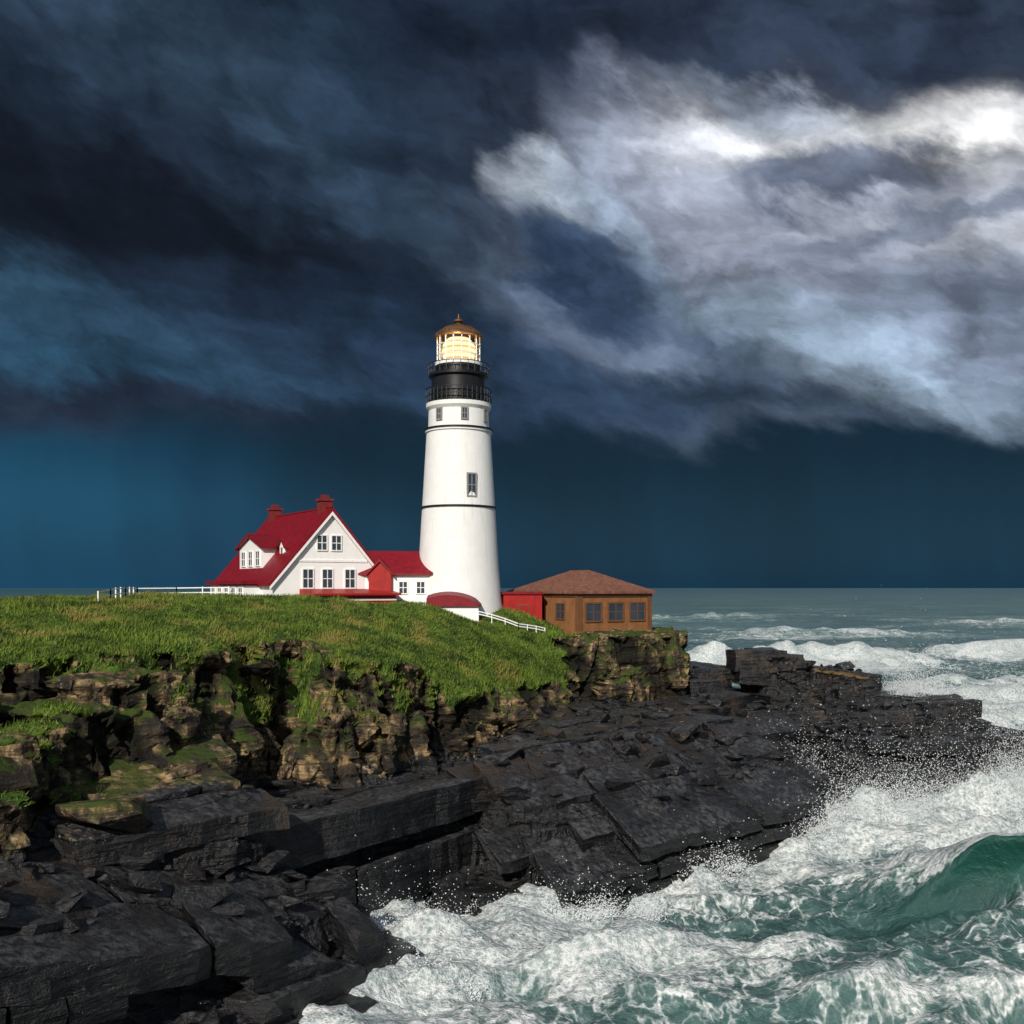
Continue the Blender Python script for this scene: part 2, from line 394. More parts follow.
rk=g.mix(tmix,dk,tn)
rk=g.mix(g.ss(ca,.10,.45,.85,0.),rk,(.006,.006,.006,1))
gr=g.mix(g.ss(g.noise(P,.8,4,.65),.35,.65),(.024,.056,.009,1),(.10,.155,.022,1))
gr=g.mix(g.ss(g.noise(P,.22,3,.6),.54,.68),gr,(.18,.15,.045,1))
gf=g.ss(g.m('ADD',ga,g.m('MULTIPLY',g.m('SUBTRACT',g.noise(P,2.5,5,.7),.5),1.0)),.4,.6)
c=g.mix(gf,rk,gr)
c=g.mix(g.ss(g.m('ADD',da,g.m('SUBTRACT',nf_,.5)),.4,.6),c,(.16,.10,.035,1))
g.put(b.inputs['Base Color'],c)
ro=g.m('ADD',g.ss(ns,.3,.7,.20,.48),g.m('MULTIPLY',g.m('MAXIMUM',gf,tmix),.5),clamp=True)
g.put(b.inputs['Roughness'],ro);g.put(b.inputs['Specular IOR Level'],g.m('SUBTRACT',.50,g.m('MULTIPLY',g.m('MAXIMUM',gf,tmix),.32)))
bh=g.m('ADD',g.m('MULTIPLY',ns,.55),g.m('ADD',g.m('MULTIPLY',nf_,.55),g.m('MULTIPLY',g.noise(P,14,3,.7),.15)))
g.put(b.inputs['Normal'],g.bump(bh,.9,.30))
rockmat=m
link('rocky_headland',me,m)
# ------------------------------------------------------------------ bedded slate slabs
rs=random.Random(11);SV=[];SF=[];so_=0
def slab_prism(q,zf,th):
    global so_
    q=np.array(q);pts=[]
    for i in range(4):
        a=q[i];b_=q[(i+1)%4];e=b_-a;L=np.hypot(*e);k=max(1,int(L/.7));nrm=np.array([e[1],-e[0]])/max(L,1e-6)
        for j in range(k):
            tt=j/k
            pts.append(a+e*tt+(nrm*rs.uniform(-.08,.05) if j else nrm*rs.uniform(-.12,.0)-e/max(L,1e-6)*rs.uniform(-.15,.02)))
    p=np.array(pts);n_=len(p);c=p.mean(0);d=p-c;r=np.hypot(d[:,0],d[:,1])[:,None];dn=d/np.maximum(r,.01)
    jt=np.array([rs.uniform(-.14,.08) for _ in range(n_)])[:,None];jb=np.array([rs.uniform(-.14,.08) for _ in range(n_)])[:,None]
    zt=zf(p[:,0],p[:,1])
    ch=np.array([rs.uniform(.01,.07) for _ in range(n_)])
    rings=[np.c_[p-dn*(ch[:,None]+.01),zt+0*ch],np.c_[p,zt-ch],np.c_[p+dn*jt,zt-th*rs.uniform(.35,.65)],np.c_[p+dn*jb,zt-th-.03]]
    V_=np.concatenate(rings+[np.array([[c[0],c[1],float(np.mean(zt))]])])
    F_=[]
    for k in range(3):
        for i in range(n_):
            j=(i+1)%n_
            a0,a1,b0,b1=k*n_+i,k*n_+j,(k+1)*n_+i,(k+1)*n_+j
            F_+=[(a0,b0,b1),(a0,b1,a1)]
    for i in range(n_): F_.append((4*n_,i,(i+1)%n_))
    SV.append(V_);SF.append(np.array(F_)+so_);so_+=len(V_)
def stack(poly,top,angd,Lu,Lv,thr,zb,drop):
    th0=math.radians(angd);cu,su=math.cos(th0),math.sin(th0)
    P_=np.array(poly);U=P_[:,0]*cu+P_[:,1]*su;Vc=-P_[:,0]*su+P_[:,1]*cu
    depth=0;j=0
    zmax=float(np.max(top(P_[:,0],P_[:,1])))
    while zmax-depth>zb and j<14:
        th=rs.uniform(*thr)
        if rs.random()<.4: th=thr[0]*rs.uniform(.45,1)
        if j==0: th=max(th,.5)
        off_=0. if j==0 else rs.uniform(-.45,.30)+.05*j
        cells=[]
        v=Vc.min()-rs.uniform(0,Lv)-1
        while v<Vc.max()+1:
            dv=Lv*rs.uniform(.5,1.7);u=U.min()-rs.uniform(0,Lu)-1
            while u<U.max()+1:
                du=Lu*rs.choice((.3,.5,.8,1.2,1.7))*rs.uniform(.8,1.2);sk_=rs.uniform(-.35,.35)*dv
                g_=rs.uniform(.0,.03)
                cells.append([(u+g_,v+g_),(u+du-g_,v+g_),(u+du+sk_-g_,v+dv-g_),(u+sk_+g_,v+dv-g_)]);u+=du
            v+=dv
        C=np.array(cells);cx=C[:,:,0].mean(1);cy=C[:,:,1].mean(1)
        X_=cx*cu-cy*su;Y_=cx*su+cy*cu
        d=sdp(X_,Y_,poly)
        for i in range(len(C)):
            if d[i]>off_: continue
            if j>0 and d[i]<-5: continue
            if j==0 and d[i]>-2.6 and rs.random()<drop: continue
            if j==1 and d[i]>-1.2 and rs.random()<drop*.6: continue
            q=[(a*cu-b_*su,a*su+b_*cu) for a,b_ in C[i]]
            zc_=float(top(X_[i],Y_[i]))-depth
            if zc_<zb: continue
            jz=rs.uniform(-.14,.14) if j==0 else rs.uniform(-.03,.03);tx=rs.uniform(-.04,.04);ty=rs.uniform(-.04,.04)
            x0_,y0_=X_[i],Y_[i]
            slab_prism(q,(lambda a,b_,x0_=x0_,y0_=y0_,jz=jz,tx=tx,ty=ty: top(a,b_)-depth+jz+tx*(a-x0_)+ty*(b_-y0_)),th+(.18 if j==0 else .05))
        depth+=th;j+=1
for (p,t_,sl,bj,ej,sk) in LAY:
    if sk: stack(p,t_,*sk)
SVc=np.concatenate(SV);SFc=np.concatenate(SF)
print('slab verts',len(SVc),'prisms',len(SV))
SVc=SVc+np.c_[fbm(SVc[:,0]*.7,SVc[:,1]*.7,SVc[:,2]*.7,501,3),fbm(SVc[:,0]*.7,SVc[:,1]*.7,SVc[:,2]*.7,511,3),fbm(SVc[:,0]*.4,SVc[:,1]*.4,SVc[:,2]*.4,521,3)]*[.22,.22,.2]
me=np_mesh('slate_ledges',SVc,SFc)
nv=len(me.vertices)
if nv==len(SVc):
    attr(me,'grass',np.zeros(nv));attr(me,'dry',np.zeros(nv));attr(me,'cav',np.full(nv,.7))
    gnn=fbm(SVc[:,0]*.4,SVc[:,1]*.4,SVc[:,2]*.4,531,3)
    attr(me,'tan',sstep(6.4,8.8,SVc[:,2]+gnn*2)*(SVc[:,0]<2)*.7)
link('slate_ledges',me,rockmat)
# ------------------------------------------------------------------ grass blades
cand=np.where((grass>.55)&(Vn[:,1]<92)&(Vn[:,0]>-50))[0]
NB=240000
pk=rng.choice(cand,NB)
base_=Vn[pk]+rng.normal(0,.08,(NB,3))*[1,1,0]
hh=rng.uniform(.05,.30,NB)*(0.35+1.3*vn(base_[:,0]*.6,base_[:,1]*.6,base_[:,2]*0,5))
aa=rng.uniform(0,2*np.pi,NB);wd=rng.uniform(.02,.05,NB)
dx=np.c_[np.cos(aa)*wd,np.sin(aa)*wd,np.zeros(NB)]
lean=np.c_[rng.normal(.06,.09,NB),rng.normal(0,.09,NB),hh]
A=base_-dx-[0,0,.05];B=base_+dx-[0,0,.05];C=base_+lean
Vg=np.stack([A,B,C],1).reshape(-1,3)
me=np_mesh('grass',Vg,np.arange(NB*3).reshape(-1,3))
m,g,b=newmat('grass_blades');P=geoP(g)
c=g.mix(g.ss(g.noise(P,.55,4,.65),.38,.60),(.018,.046,.007,1),(.13,.20,.024,1))
c=g.mix(g.ss(g.noise(P,.22,3,.6),.50,.64),c,(.23,.205,.05,1))
c=g.mix(g.ss(g.noise(P,6,1,.6),.5,.7),c,(.17,.20,.042,1))
g.put(b.inputs['Base Color'],c);b.inputs['Roughness'].default_value=.7;b.inputs['Specular IOR Level'].default_value=.2
link('grass',me,m)
# ------------------------------------------------------------------ loose angular blocks on the ledges
def hullblock(sx,sy,sz,rs):
    import bmesh
    bm=bmesh.new()
    for i in range(14):
        v=[rs.uniform(-1,1) for _ in range(3)]
        k=max(abs(q) for q in v)
        v=[q/k*rs.uniform(.85,1) for q in v]
        bm.verts.new((v[0]*sx,v[1]*sy,v[2]*sz))
    bmesh.ops.convex_hull(bm,input=bm.verts)
    bmesh.ops.delete(bm,geom=[v for v in bm.verts if not v.link_faces],context='VERTS')
    bmesh.ops.triangulate(bm,faces=bm.faces)
    bm.verts.index_update()
    vs=np.array([v.co[:] for v in bm.verts]);fs=np.array([[v.index for v in f.verts] for f in bm.faces])
    bm.free();return vs,fs
AV=[];AF=[];off=0
okv=np.where((rough>.7)&(Vn[:,2]>.5)&(Vn[:,2]<10)&(Nn[:,2]>.6)&(Vn[:,0]>-24)&(Vn[:,0]<42)&(Vn[:,1]>24)&(Vn[:,1]<88)&(sA>-.5))[0]
for i in range(600):
    v=Vn[okv[rs.randrange(len(okv))]]
    s=.14+.65*rs.random()**3
    if v[0]<-14 and v[2]>6: s*=1.9
    vs,fs=hullblock(s*rs.uniform(.9,1.9),s*rs.uniform(.7,1.3),s*rs.uniform(.3,.8),rs)
    M=np.array((Matrix.Rotation(rs.uniform(-.5,.5)+(.6 if rs.random()<.7 else 2),3,'Z')@Matrix.Rotation(rs.uniform(-.3,.3)-.12,3,'X')@Matrix.Rotation(.1+rs.uniform(-.3,.3),3,'Y')))
    AV.append(vs@M.T+v+[0,0,.3+s*.12]);AF.append(fs+off);off+=len(vs)
AVc=np.concatenate(AV)
me=np_mesh('rock_blocks',AVc,np.concatenate(AF))
if len(me.vertices)==off:
    attr(me,'grass',np.zeros(off));attr(me,'dry',np.zeros(off));attr(me,'cav',np.full(off,.7))
    attr(me,'tan',sstep(6.5,9,AVc[:,2])*(AVc[:,0]<2))
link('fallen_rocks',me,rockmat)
# ------------------------------------------------------------------ sea
def axis(a,b,stp,gr,lim0,lim1):
    c=list(np.arange(a,b,stp));s=stp;p=c[-1]
    while p<lim1: s*=gr;p+=s;c.append(p)
    s=stp;p=c[0];l=[]
    while p>lim0: s*=gr;p-=s;l.append(p)
    return np.array(l[::-1]+c)
xs=axis(-12,48,.2,1.030,-9000,9000);ys=axis(34,92,.2,1.019,-300,14000)
X,Y=np.meshgrid(xs,ys)
dc=np.hypot(X,Y)
shore=np.full(X.shape,1e9)
for p,t,sl,bj,ej,sk in LAY:
    d=sdp(X,Y,p);shore=np.minimum(shore,d-np.clip(t(X,Y),0,20)/(sl if not sk else 12))
q=fbm(X*.03,Y*.03,X*0,201,4);q2=fbm(X*.11,Y*.11,X*0,211,4)
def rid(ph): return 1-np.abs(np.sin(ph))**.8
f=lambda a,b: np.clip(1-(dc-a)/(b-a),0,1)
Z=.6*np.sin((Y*.16+X*.05)+q*5)*f(500,2500)
Z+=.95*rid(Y*.23+X*.10+q*6+q2*1.5)*f(260,900)
Z+=.5*rid(Y*.55-X*.25+q2*4+q*5)*f(110,260)
Z+=.75*fbm(X*.33,Y*.5,X*0,221,5)*f(80,220)
Z+=.22*fbm(X*1.3,Y*1.7,X*0,231,4)*f(60,110)
Z-=.6
foam=.25+.15*np.clip(Z,-1,1)*f(150,700)
shiftY=np.zeros(X.shape);green=np.zeros(X.shape)
BR=[((19.5,49.5),(40,53),4.3,6.0,2.3,.62),((26,190),(86,212),6.2,14,6,.4),((46,112),(80,122),2.6,7,3,.3),((26,60),(46,63),1.6,4,2,.2),
    ((95,235),(190,250),4.2,12,6,.3),((2,41.5),(14,43),1.2,3.5,2,.2),((60,160),(120,168),2.8,9,4,.2),((10,37.5),(30,39),1.3,4,2,.3),((50,134),(110,142),2.6,8,4,.3),
    ((60,330),(150,338),3.2,14,8,.2),((170,420),(300,430),3.2,16,9,.2),((40,520),(140,524),3.1,18,10,.2)]
for (a0,b0,h,rl,fl,cu) in BR:
    ax,ay=a0;bx,by=b0;L=math.hypot(bx-ax,by-ay);ex,ey=(bx-ax)/L,(by-ay)/L
    tt=((X-ax)*ex+(Y-ay)*ey)
    sn=(-(X-ax)*ey+(Y-ay)*ex)+fbm(X*.12/max(1,h*.3),Y*.02,X*0,int(ax+300),3)*h*.9
    env=sstep(-.12*L-1,.22*L,tt)*sstep(1.12*L+1,.8*L,tt)*(.75+.35*fbm(X*.2,X*0,X*0,int(ax+310),3))
    if h==4.3: env=sstep(-3,5.5,tt)*sstep(1.4*L,L,tt)*(.9+.15*fbm(X*.3,X*0,X*0,77,2))
    pr=np.where(sn>0,np.exp(-(sn/rl)**2*1.6),np.exp(-(np.abs(sn)/fl)**1.7*1.6))
    if h==4.3: Z=Z*(1-.7*env*pr)
    Z+=h*env*pr
    shiftY-=cu*h*env*pr**2
    crest=env*np.exp(-((sn-.12*rl)/(rl*.30))**2)
    front=env*sstep(-fl*1.25,-fl*.3,sn)*sstep(.12*rl,-.05*fl,sn)
    if h==4.3:
        foam+=env*sstep(-.1,.5,sn)*sstep(rl*1.5,rl*.3,sn)*.75-front*.8*(1-sstep(-.25,.25,sn));green+=front
        foam+=env*sstep(-fl*2.8,-fl*1.5,sn)*sstep(-fl*.8,-fl*1.3,sn)*.30
    elif h>2.5:
        foam+=crest*.5+env*sstep(-fl*4.2,-fl*.6,sn)*sstep(rl*.25,-fl*.1,sn)*(.9 if h>3.5 else .5)
    else: foam+=crest*.45+env*sstep(-fl*3,-fl*.3,sn)*sstep(rl*.3,-fl*.1,sn)*.32
foam+=.62*np.exp(-np.maximum(shore-.3,0)/2.6)+.26*np.exp(-np.maximum(shore,0)/9)
def zone(cx,cy,rx,ry,am):
    global foam
    foam+=am*np.exp(-(((X-cx)/rx)**2+((Y-cy)/ry)**2))
zone(2,44,6,4.5,.30);zone(20,61,13,4.5,.28);zone(34,64,9,5,.34);zone(42,74,6,12,.40);zone(50,95,14,18,.38);zone(-3,43,3,4,.35)
zone(13,45,4,3.5,-.15);zone(60,140,40,16,.20);zone(17,40,6,3,-.12);zone(90,200,60,50,.16)
foam+=.18*fbm(X*.06,Y*.12,X*0,241,4)
wc_=sstep(.16,.40,fbm(X*.02,Y*.06,X*0,291,4))*sstep(120,200,dc)*.26
foam=foam*np.clip(1-(dc-150)/1400,.30,1)+wc_*np.clip(1-(dc-400)/3000,0,1)
Z+=np.exp(-np.maximum(shore,0)/2.5)*.7*(.5+fbm(X*.5,Y*.5,X*0,251,4))*f(90,200)
hn=fbm(X*.6,Y*.6,X*0,281,4);hf=fbm(X*2.2,Y*2.2,X*0,285,3)
for cx,cy,r1,r2,am in((34,70.8,3.2,1.3,2.4),(40.5,75.5,1.8,3.0,2.8),(24.5,67.2,2.6,1.2,2.1),(42.4,83,1.8,3,2.8),(17,61.5,2,1,1.0),(10.5,55.6,2,.9,.8),(3.5,49.3,2.5,.8,.7),(-4.2,43.5,1.4,.9,.8),(20.0,69.8,1.6,1.6,2.2)):
    w_=np.exp(-(((X-cx)/r1)**2+((Y-cy)/r2)**2));Z+=am*w_*(.8+.8*hn+.35*hf);foam+=.6*w_
Y=Y+shiftY
chop=fbm(X*.8,Y*.8,X*0,261,4)*.15*f(80,150);X=X+chop
V=np.c_[X.ravel(),Y.ravel(),Z.ravel()];ny,nx=X.shape
idx=np.arange(nx*ny).reshape(ny,nx)
F=np.stack([idx[:-1,:-1],idx[:-1,1:],idx[1:,1:],idx[1:,:-1]],-1).reshape(-1,4)
me=np_mesh('sea',V,F,False);attr(me,'foam',foam.ravel());attr(me,'green',np.clip(green,0,1).ravel());attr(me,'h',Z.ravel())
me.polygons.foreach_set('use_smooth',np.ones(len(me.polygons),bool))
m,g,b=newmat('sea_water');P=geoP(g)
fo=g.attr('foam');gn_=g.attr('green');hh_=g.attr('h')
dist=g.v('LENGTH',P)
PW=g.v('ADD',P,g.vs(g.noisec(P,.25,2,.55,'2D'),2.2))
na=g.noise(g.mapping(PW,sc=(.8,1.1,.8)),.42,6,.68)
wv=g.noisec(P,.9,3,.55,'2D')
lace=g.voro(g.v('ADD',P,g.vs(wv,2.2)),.75)
lace2=g.voro(g.v('ADD',P,g.vs(wv,1.1)),2.3)
lc=g.m('ADD',g.ss(lace,0.,.20,.27,0.),g.ss(lace2,0.,.25,.14,0.))
t0=g.m('ADD',fo,g.m('MULTIPLY',g.m('SUBTRACT',na,.5),1.3))
tot=g.m('ADD',t0,lc)
ff=g.ss(tot,.58,.98)
fn=g.noise(P,4.,4,.7)
ff=g.m('MULTIPLY',ff,g.ss(fn,.32,.60,.50,1.))
wc=g.mix(g.ss(g.noise(P,.12,2,.6),.35,.65),(.024,.066,.066,1),(.042,.105,.100,1))
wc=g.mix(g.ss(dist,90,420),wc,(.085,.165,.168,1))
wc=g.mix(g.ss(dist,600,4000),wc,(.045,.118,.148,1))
fs_=g.noise(g.mapping(P,sc=(.25,1.,1)),.035,6,.7)
wc=g.mix(g.m('MULTIPLY',g.ss(fs_,.42,.62,.55,0.),g.ss(dist,100,300)),wc,(.020,.065,.080,1))
wc=g.mix(gn_,wc,(.006,.048,.038,1))
wc=g.mix(g.m('MULTIPLY',g.ss(hh_,.5,2.2,0.,.4),g.m('SUBTRACT',1.,g.m('MULTIPLY',gn_,.6))),wc,(.03,.145,.11,1))
wc=g.mix(g.ss(tot,.25,.75,0.,.34),wc,(.22,.32,.31,1))
fcol=g.mix(g.ss(g.m('ADD',g.m('MULTIPLY',fn,.5),g.m('MULTIPLY',na,.5)),.38,.60),(.44,.51,.52,1),(.82,.84,.84,1))
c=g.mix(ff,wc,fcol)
g.put(b.inputs['Base Color'],c)
g.put(b.inputs['Roughness'],g.m('ADD',g.m('MULTIPLY',ff,.5),g.ss(dist,50,600,.16,.45)))
b.inputs['Specular IOR Level'].default_value=.45;b.inputs['IOR'].default_value=1.33
rip=g.noise(g.mapping(PW,sc=(.8,1.6,1)),1.1,6,.66)
bh=g.m('ADD',g.m('MULTIPLY',rip,.65),g.m('MULTIPLY',g.ss(fo,.3,.9,.05,.5),fn))
g.put(b.inputs['Normal'],g.bump(bh,.9,.5))
link('sea',me,m)
# ------------------------------------------------------------------ spray
def spray(cx,cy,z0,rx,ry,hz,n,r0=.010,r1=.042):
    n=int(n*2.4)
    k_=max(4,n//600);c=rng.integers(0,k_,n);ccx=rng.normal(0,rx,k_);ccy=rng.normal(0,ry,k_);hk=rng.uniform(.3,1.4,k_)
    zr=rng.exponential(hz*.55,n)*hk[c]
    sp=.35+.25*zr
    p=np.c_[cx+ccx[c]+rng.normal(0,1,n)*sp,cy+ccy[c]+rng.normal(0,.8,n)*sp,z0+zr]
    return p,rng.uniform(r0,r1,n)*rng.random(n)**.7+.008
SP=[spray(39,75,.5,1.8,1.3,2.8,14000),spray(34,70.6,.5,2.5,.7,2.1,9500),spray(24.5,66.8,.5,1.8,.6,2.0,8000),spray(42,83,.5,1.4,3,3.0,12000),
    spray(11,55.5,0,1.5,.8,.9,2600),spray(3,48.9,0,3,.5,.7,2400),spray(-4.3,43.6,0,1,1.0,.9,2400),spray(-3.4,39,0,.8,1.2,.7,1700),spray(18,62.5,0,1.5,.5,1.1,2200),
    spray(29,51.0,3.6,6,.5,.5,4000),spray(20,69.6,1.2,1.,1.0,2.0,5000),spray(33.5,84,7.0,1.6,1.5,1.6,4000)]
p=np.concatenate([a for a,_ in SP]);r=np.concatenate([b for _,b in SP]);n=len(p)
oc=np.array([(1,0,0),(-1,0,0),(0,1,0),(0,-1,0),(0,0,1),(0,0,-1)],float)
of=np.array([(0,2,4),(2,1,4),(1,3,4),(3,0,4),(2,0,5),(1,2,5),(3,1,5),(0,3,5)])
V=(p[:,None,:]+oc[None]*r[:,None,None]).reshape(-1,3);F=(of[None]+np.arange(n)[:,None,None]*6).reshape(-1,3)
me=np_mesh('sea_spray',V,F);m,g,b=newmat('spray_white')
g.put(b.inputs['Base Color'],g.mix(g.noise(geoP(g),3,1),(.7,.76,.78,1),(.86,.88,.9,1)));b.inputs['Roughness'].default_value=.6
link('sea_spray',me,m)
# ------------------------------------------------------------------ building helpers
def empty(name,loc,rz=0):
    e=bpy.data.objects.new(name,None);S.collection.objects.link(e);e.location=loc;e.rotation_euler=(0,0,rz);e.empty_display_size=1;return e
def pymesh(name,vs,fs,mat,parent,smooth=False):
    me=bpy.data.meshes.new(name);me.from_pydata(vs,[],fs);me.update()
    return link(name,me,mat,parent)
def boxes(name,L,mat,parent):
    vs=[];fs=[]
    for (x0,x1,y0,y1,z0,z1) in L:
        o=len(vs)
        vs+=[(x0,y0,z0),(x1,y0,z0),(x1,y1,z0),(x0,y1,z0),(x0,y0,z1),(x1,y0,z1),(x1,y1,z1),(x0,y1,z1)]
        fs+=[tuple(o+i for i in f) for f in((3,2,1,0),(4,5,6,7),(0,1,5,4),(1,2,6,5),(2,3,7,6),(3,0,4,7))]
    return pymesh(name,vs,fs,mat,parent)
def lathe(name,prof,mat,parent,seg=48,smooth=True):
    vs=[];fs=[]
    for r,z in prof:
        for i in range(seg):
            a=2*math.pi*i/seg;vs.append((r*math.cos(a),r*math.sin(a),z))
    for k in range(len(prof)-1):
        for i in range(seg):
            j=(i+1)%seg;fs.append((k*seg+i,k*seg+j,(k+1)*seg+j,(k+1)*seg+i))
    o=pymesh(name,vs,fs,mat,parent)
    if smooth:
        for p in o.data.polygons:p.use_smooth=True
        try:o.data.set_sharp_from_angle(angle=math.radians(35))
        except Exception:pass
    return o
def prism(name,pts,y0,y1,mat,parent):
    n=len(pts);vs=[(x,y0,z) for x,z in pts]+[(x,y1,z) for x,z in pts]
    fs=[tuple(range(n)),tuple(range(2*n-1,n-1,-1))]+[(i,i+n,(i+1)%n+n,(i+1)%n) for i in range(n)]
    return pymesh(name,vs,fs,mat,parent)
white=paint('white_paint',(.82,.82,.81),.07,.55,.9,dirt=(.60,.58,.54,1),da=.45)
hwhite=paint('white_clapboard',(.88,.88,.87),.04,.5,.9)
trim=paint('white_trim',(.86,.86,.84),.05,.5)
red=paint('red_roof_shingles',(.22,.006,.014),.35,.5,2.2,dirt=(.09,.008,.012,1))
redp=paint('red_paint',(.34,.014,.012),.25,.5,1.5)
black=paint('black_iron',(.012,.013,.015),.3,.4,2)
brown=paint('brown_brick_wall',(.26,.115,.045),.3,.8,1.6,dirt=(.13,.06,.03,1))
broof=paint('brown_roof',(.20,.085,.055),.3,.75,1.2,dirt=(.30,.17,.12,1))
glass,g,b=newmat('window_glass');b.inputs['Roughness'].default_value=.12
g.put(b.inputs['Base Color'],g.mix(g.noise(geoP(g),.8,2),(.012,.018,.028,1),(.06,.08,.11,1)))
brick=paint('chimney_brick',(.18,.020,.020),.3,.8,3)
stone=paint('foundation_stone',(.3,.27,.23),.35,.85,2)
surr=paint('window_surround',(.25,.25,.25))
def window(prefix,cx,cz,w,h,y,parent,fr=trim,mull=True,t=.09):
    boxes(prefix+'_glass',[(cx-w/2,cx+w/2,y-.03,y+.05,cz-h/2,cz+h/2)],glass,parent)
    L=[(cx-w/2-t,cx-w/2,y-.08,y+.02,cz-h/2-t,cz+h/2+t),(cx+w/2,cx+w/2+t,y-.08,y+.02,cz-h/2-t,cz+h/2+t),
       (cx-w/2,cx+w/2,y-.08,y+.02,cz+h/2,cz+h/2+t),(cx-w/2,cx+w/2,y-.10,y+.02,cz-h/2-t,cz-h/2)]
    if mull:L+=[(cx-.03,cx+.03,y-.06,y-.032,cz-h/2,cz+h/2),(cx-w/2,cx-.03,y-.055,y-.032,cz-.03,cz+.03),(cx+.03,cx+w/2,y-.055,y-.032,cz-.03,cz+.03)]
    boxes(prefix+'_frame',L,fr,parent)
def sub(name,parent,loc,rz):
    e=empty(name,loc,rz);e.parent=parent;return e
# ------------------------------------------------------------------ lighthouse
LX,LY=-4.4,82.5;LZ=13.6
lh=empty('lighthouse',(LX,LY,LZ))
k=.0825
def zz(py): return CAMZ-(py-587)*k-LZ
def rr(px): return px*k/2
lathe('tower',[(rr(92),-1.5),(rr(92),0),(rr(86),1.2),(rr(79),zz(560)),(rr(74.5),zz(520)),(rr(73),zz(509)),(rr(66),zz(450)),(rr(64),zz(433))],white,lh,64)
lathe('string_course',[(rr(72),zz(509.3)),(rr(75.5),zz(509)),(rr(75.5),zz(507.3)),(rr(72),zz(507))],black,lh,64)
lathe('upper_drum',[(rr(63),zz(434)),(rr(67),zz(433.5)),(rr(67),zz(431)),(rr(61),zz(430)),(rr(60),zz(412)),(rr(65),zz(409)),(rr(65),zz(405)),(rr(40),zz(405))],white,lh,64)
lathe('drum_band',[(rr(65),zz(431.8)),(rr(69),zz(431.6)),(rr(69),zz(430)),(rr(63),zz(429.8))],black,lh,64)
lathe('watch_room',[(rr(62),zz(405)),(rr(62),zz(403)),(rr(56),zz(402)),(rr(54),zz(390)),(rr(54),zz(380)),(rr(60),zz(378)),(rr(60),zz(375.5)),(rr(47),zz(375)),(rr(46),zz(367)),(rr(20),zz(367))],black,lh,48)
def railing(pref,r,z0,h,n,mat,rt=.035):
    L=[]
    for i in range(n):
        a=2*math.pi*i/n;x=r*math.cos(a);y=r*math.sin(a);L.append((x-.025,x+.025,y-.025,y+.025,z0,z0+h))
    boxes(pref+'_posts',L,mat,lh)
    for j,t in enumerate((h,h*.5)):
        lathe(pref+'_rail_%d'%j,[(r-rt,z0+t-rt),(r+rt,z0+t-rt),(r+rt,z0+t+rt),(r-rt,z0+t+rt),(r-rt,z0+t-rt)],mat,lh,40)
railing('gallery_railing',rr(65),zz(405),1.15,40,black)
railing('lantern_railing',rr(60),zz(375.5),.8,26,black,.028)
m,g,b=newmat('lantern_lens_glow');e=g.new('ShaderNodeEmission')
Zl=g.sep(g.new('ShaderNodeTexCoord').outputs['Object'])[2]
band=g.m('ABSOLUTE',g.m('SINE',g.m('MULTIPLY',Zl,7.)))
g.put(e.inputs[0],g.mix(band,(1,.52,.16,1),(1,.80,.42,1)));g.put(e.inputs[1],g.m('MULTIPLY_ADD',band,.9,.95))
g.L.new(e.outputs[0],m.node_tree.nodes['Material Output'].inputs[0])
lathe('lens',[(.05,zz(366)),(.95,zz(365)),(1.30,zz(358)),(1.38,zz(352)),(1.30,zz(345)),(.9,zz(339)),(.05,zz(338))],m,lh,32)
m,g,b=newmat('lantern_glass');tr=g.new('ShaderNodeBsdfTransparent');tr.inputs[0].default_value=(.93,.95,.96,1);gl=g.new('ShaderNodeBsdfGlossy');gl.inputs['Roughness'].default_value=.05
mx=g.new('ShaderNodeMixShader');mx.inputs[0].default_value=.08;g.L.new(tr.outputs[0],mx.inputs[1]);g.L.new(gl.outputs[0],mx.inputs[2]);g.L.new(mx.outputs[0],m.node_tree.nodes['Material Output'].inputs[0])
lathe('lantern_glass',[(rr(42),zz(364)),(rr(42),zz(338))],m,lh,16,False)
L=[]
for i in range(16):
    a=2*math.pi*(i+.5)/16;x=rr(43)*math.cos(a);y=rr(43)*math.sin(a);L.append((x-.035,x+.035,y-.035,y+.035,zz(367),zz(337)))
boxes('lantern_mullions',L,trim,lh)
for j,pz_ in enumerate((357,347)):
    lathe('lantern_bar_%d'%j,[(rr(42.6),zz(pz_)),(rr(44.2),zz(pz_)),(rr(44.2),zz(pz_-.7)),(rr(42.6),zz(pz_-.7)),(rr(42.6),zz(pz_))],trim,lh,32)
lathe('lantern_sill',[(rr(40),zz(367)),(rr(47),zz(367)),(rr(47),zz(363.5)),(rr(40),zz(363.3))],trim,lh,32)
copper=paint('bronze_lantern_roof',(.13,.062,.022),.5,.4,2)
lathe('lantern_roof',[(rr(40),zz(338.5)),(rr(49),zz(338)),(rr(49),zz(336)),(rr(42),zz(333)),(rr(30),zz(328.5)),(rr(14),zz(326)),(.3,zz(325)),(.22,zz(323.5)),(.42,zz(322)),(.42,zz(320.5)),(.1,zz(318.5)),(.05,zz(314)),(.001,zz(314))],copper,lh,32)
pt=bpy.data.lights.new('lantern_lamp','POINT');pt.energy=260;pt.color=(1,.62,.26);pt.shadow_soft_size=.25
po=bpy.data.objects.new('lantern_lamp',pt);S.collection.objects.link(po);po.parent=lh;po.location=(0,-1.55,zz(345))
def towerwin(pref,ang_,zc,w,h,r):
    e=sub(pref,lh,(math.sin(ang_)*r,-math.cos(ang_)*r,0),ang_)
    window(pref,0,zc,w,h,0,e,fr=surr,t=.12)
towerwin('tower_window',math.radians(24),zz(488),.62,1.7,rr(70.5)*1.0)
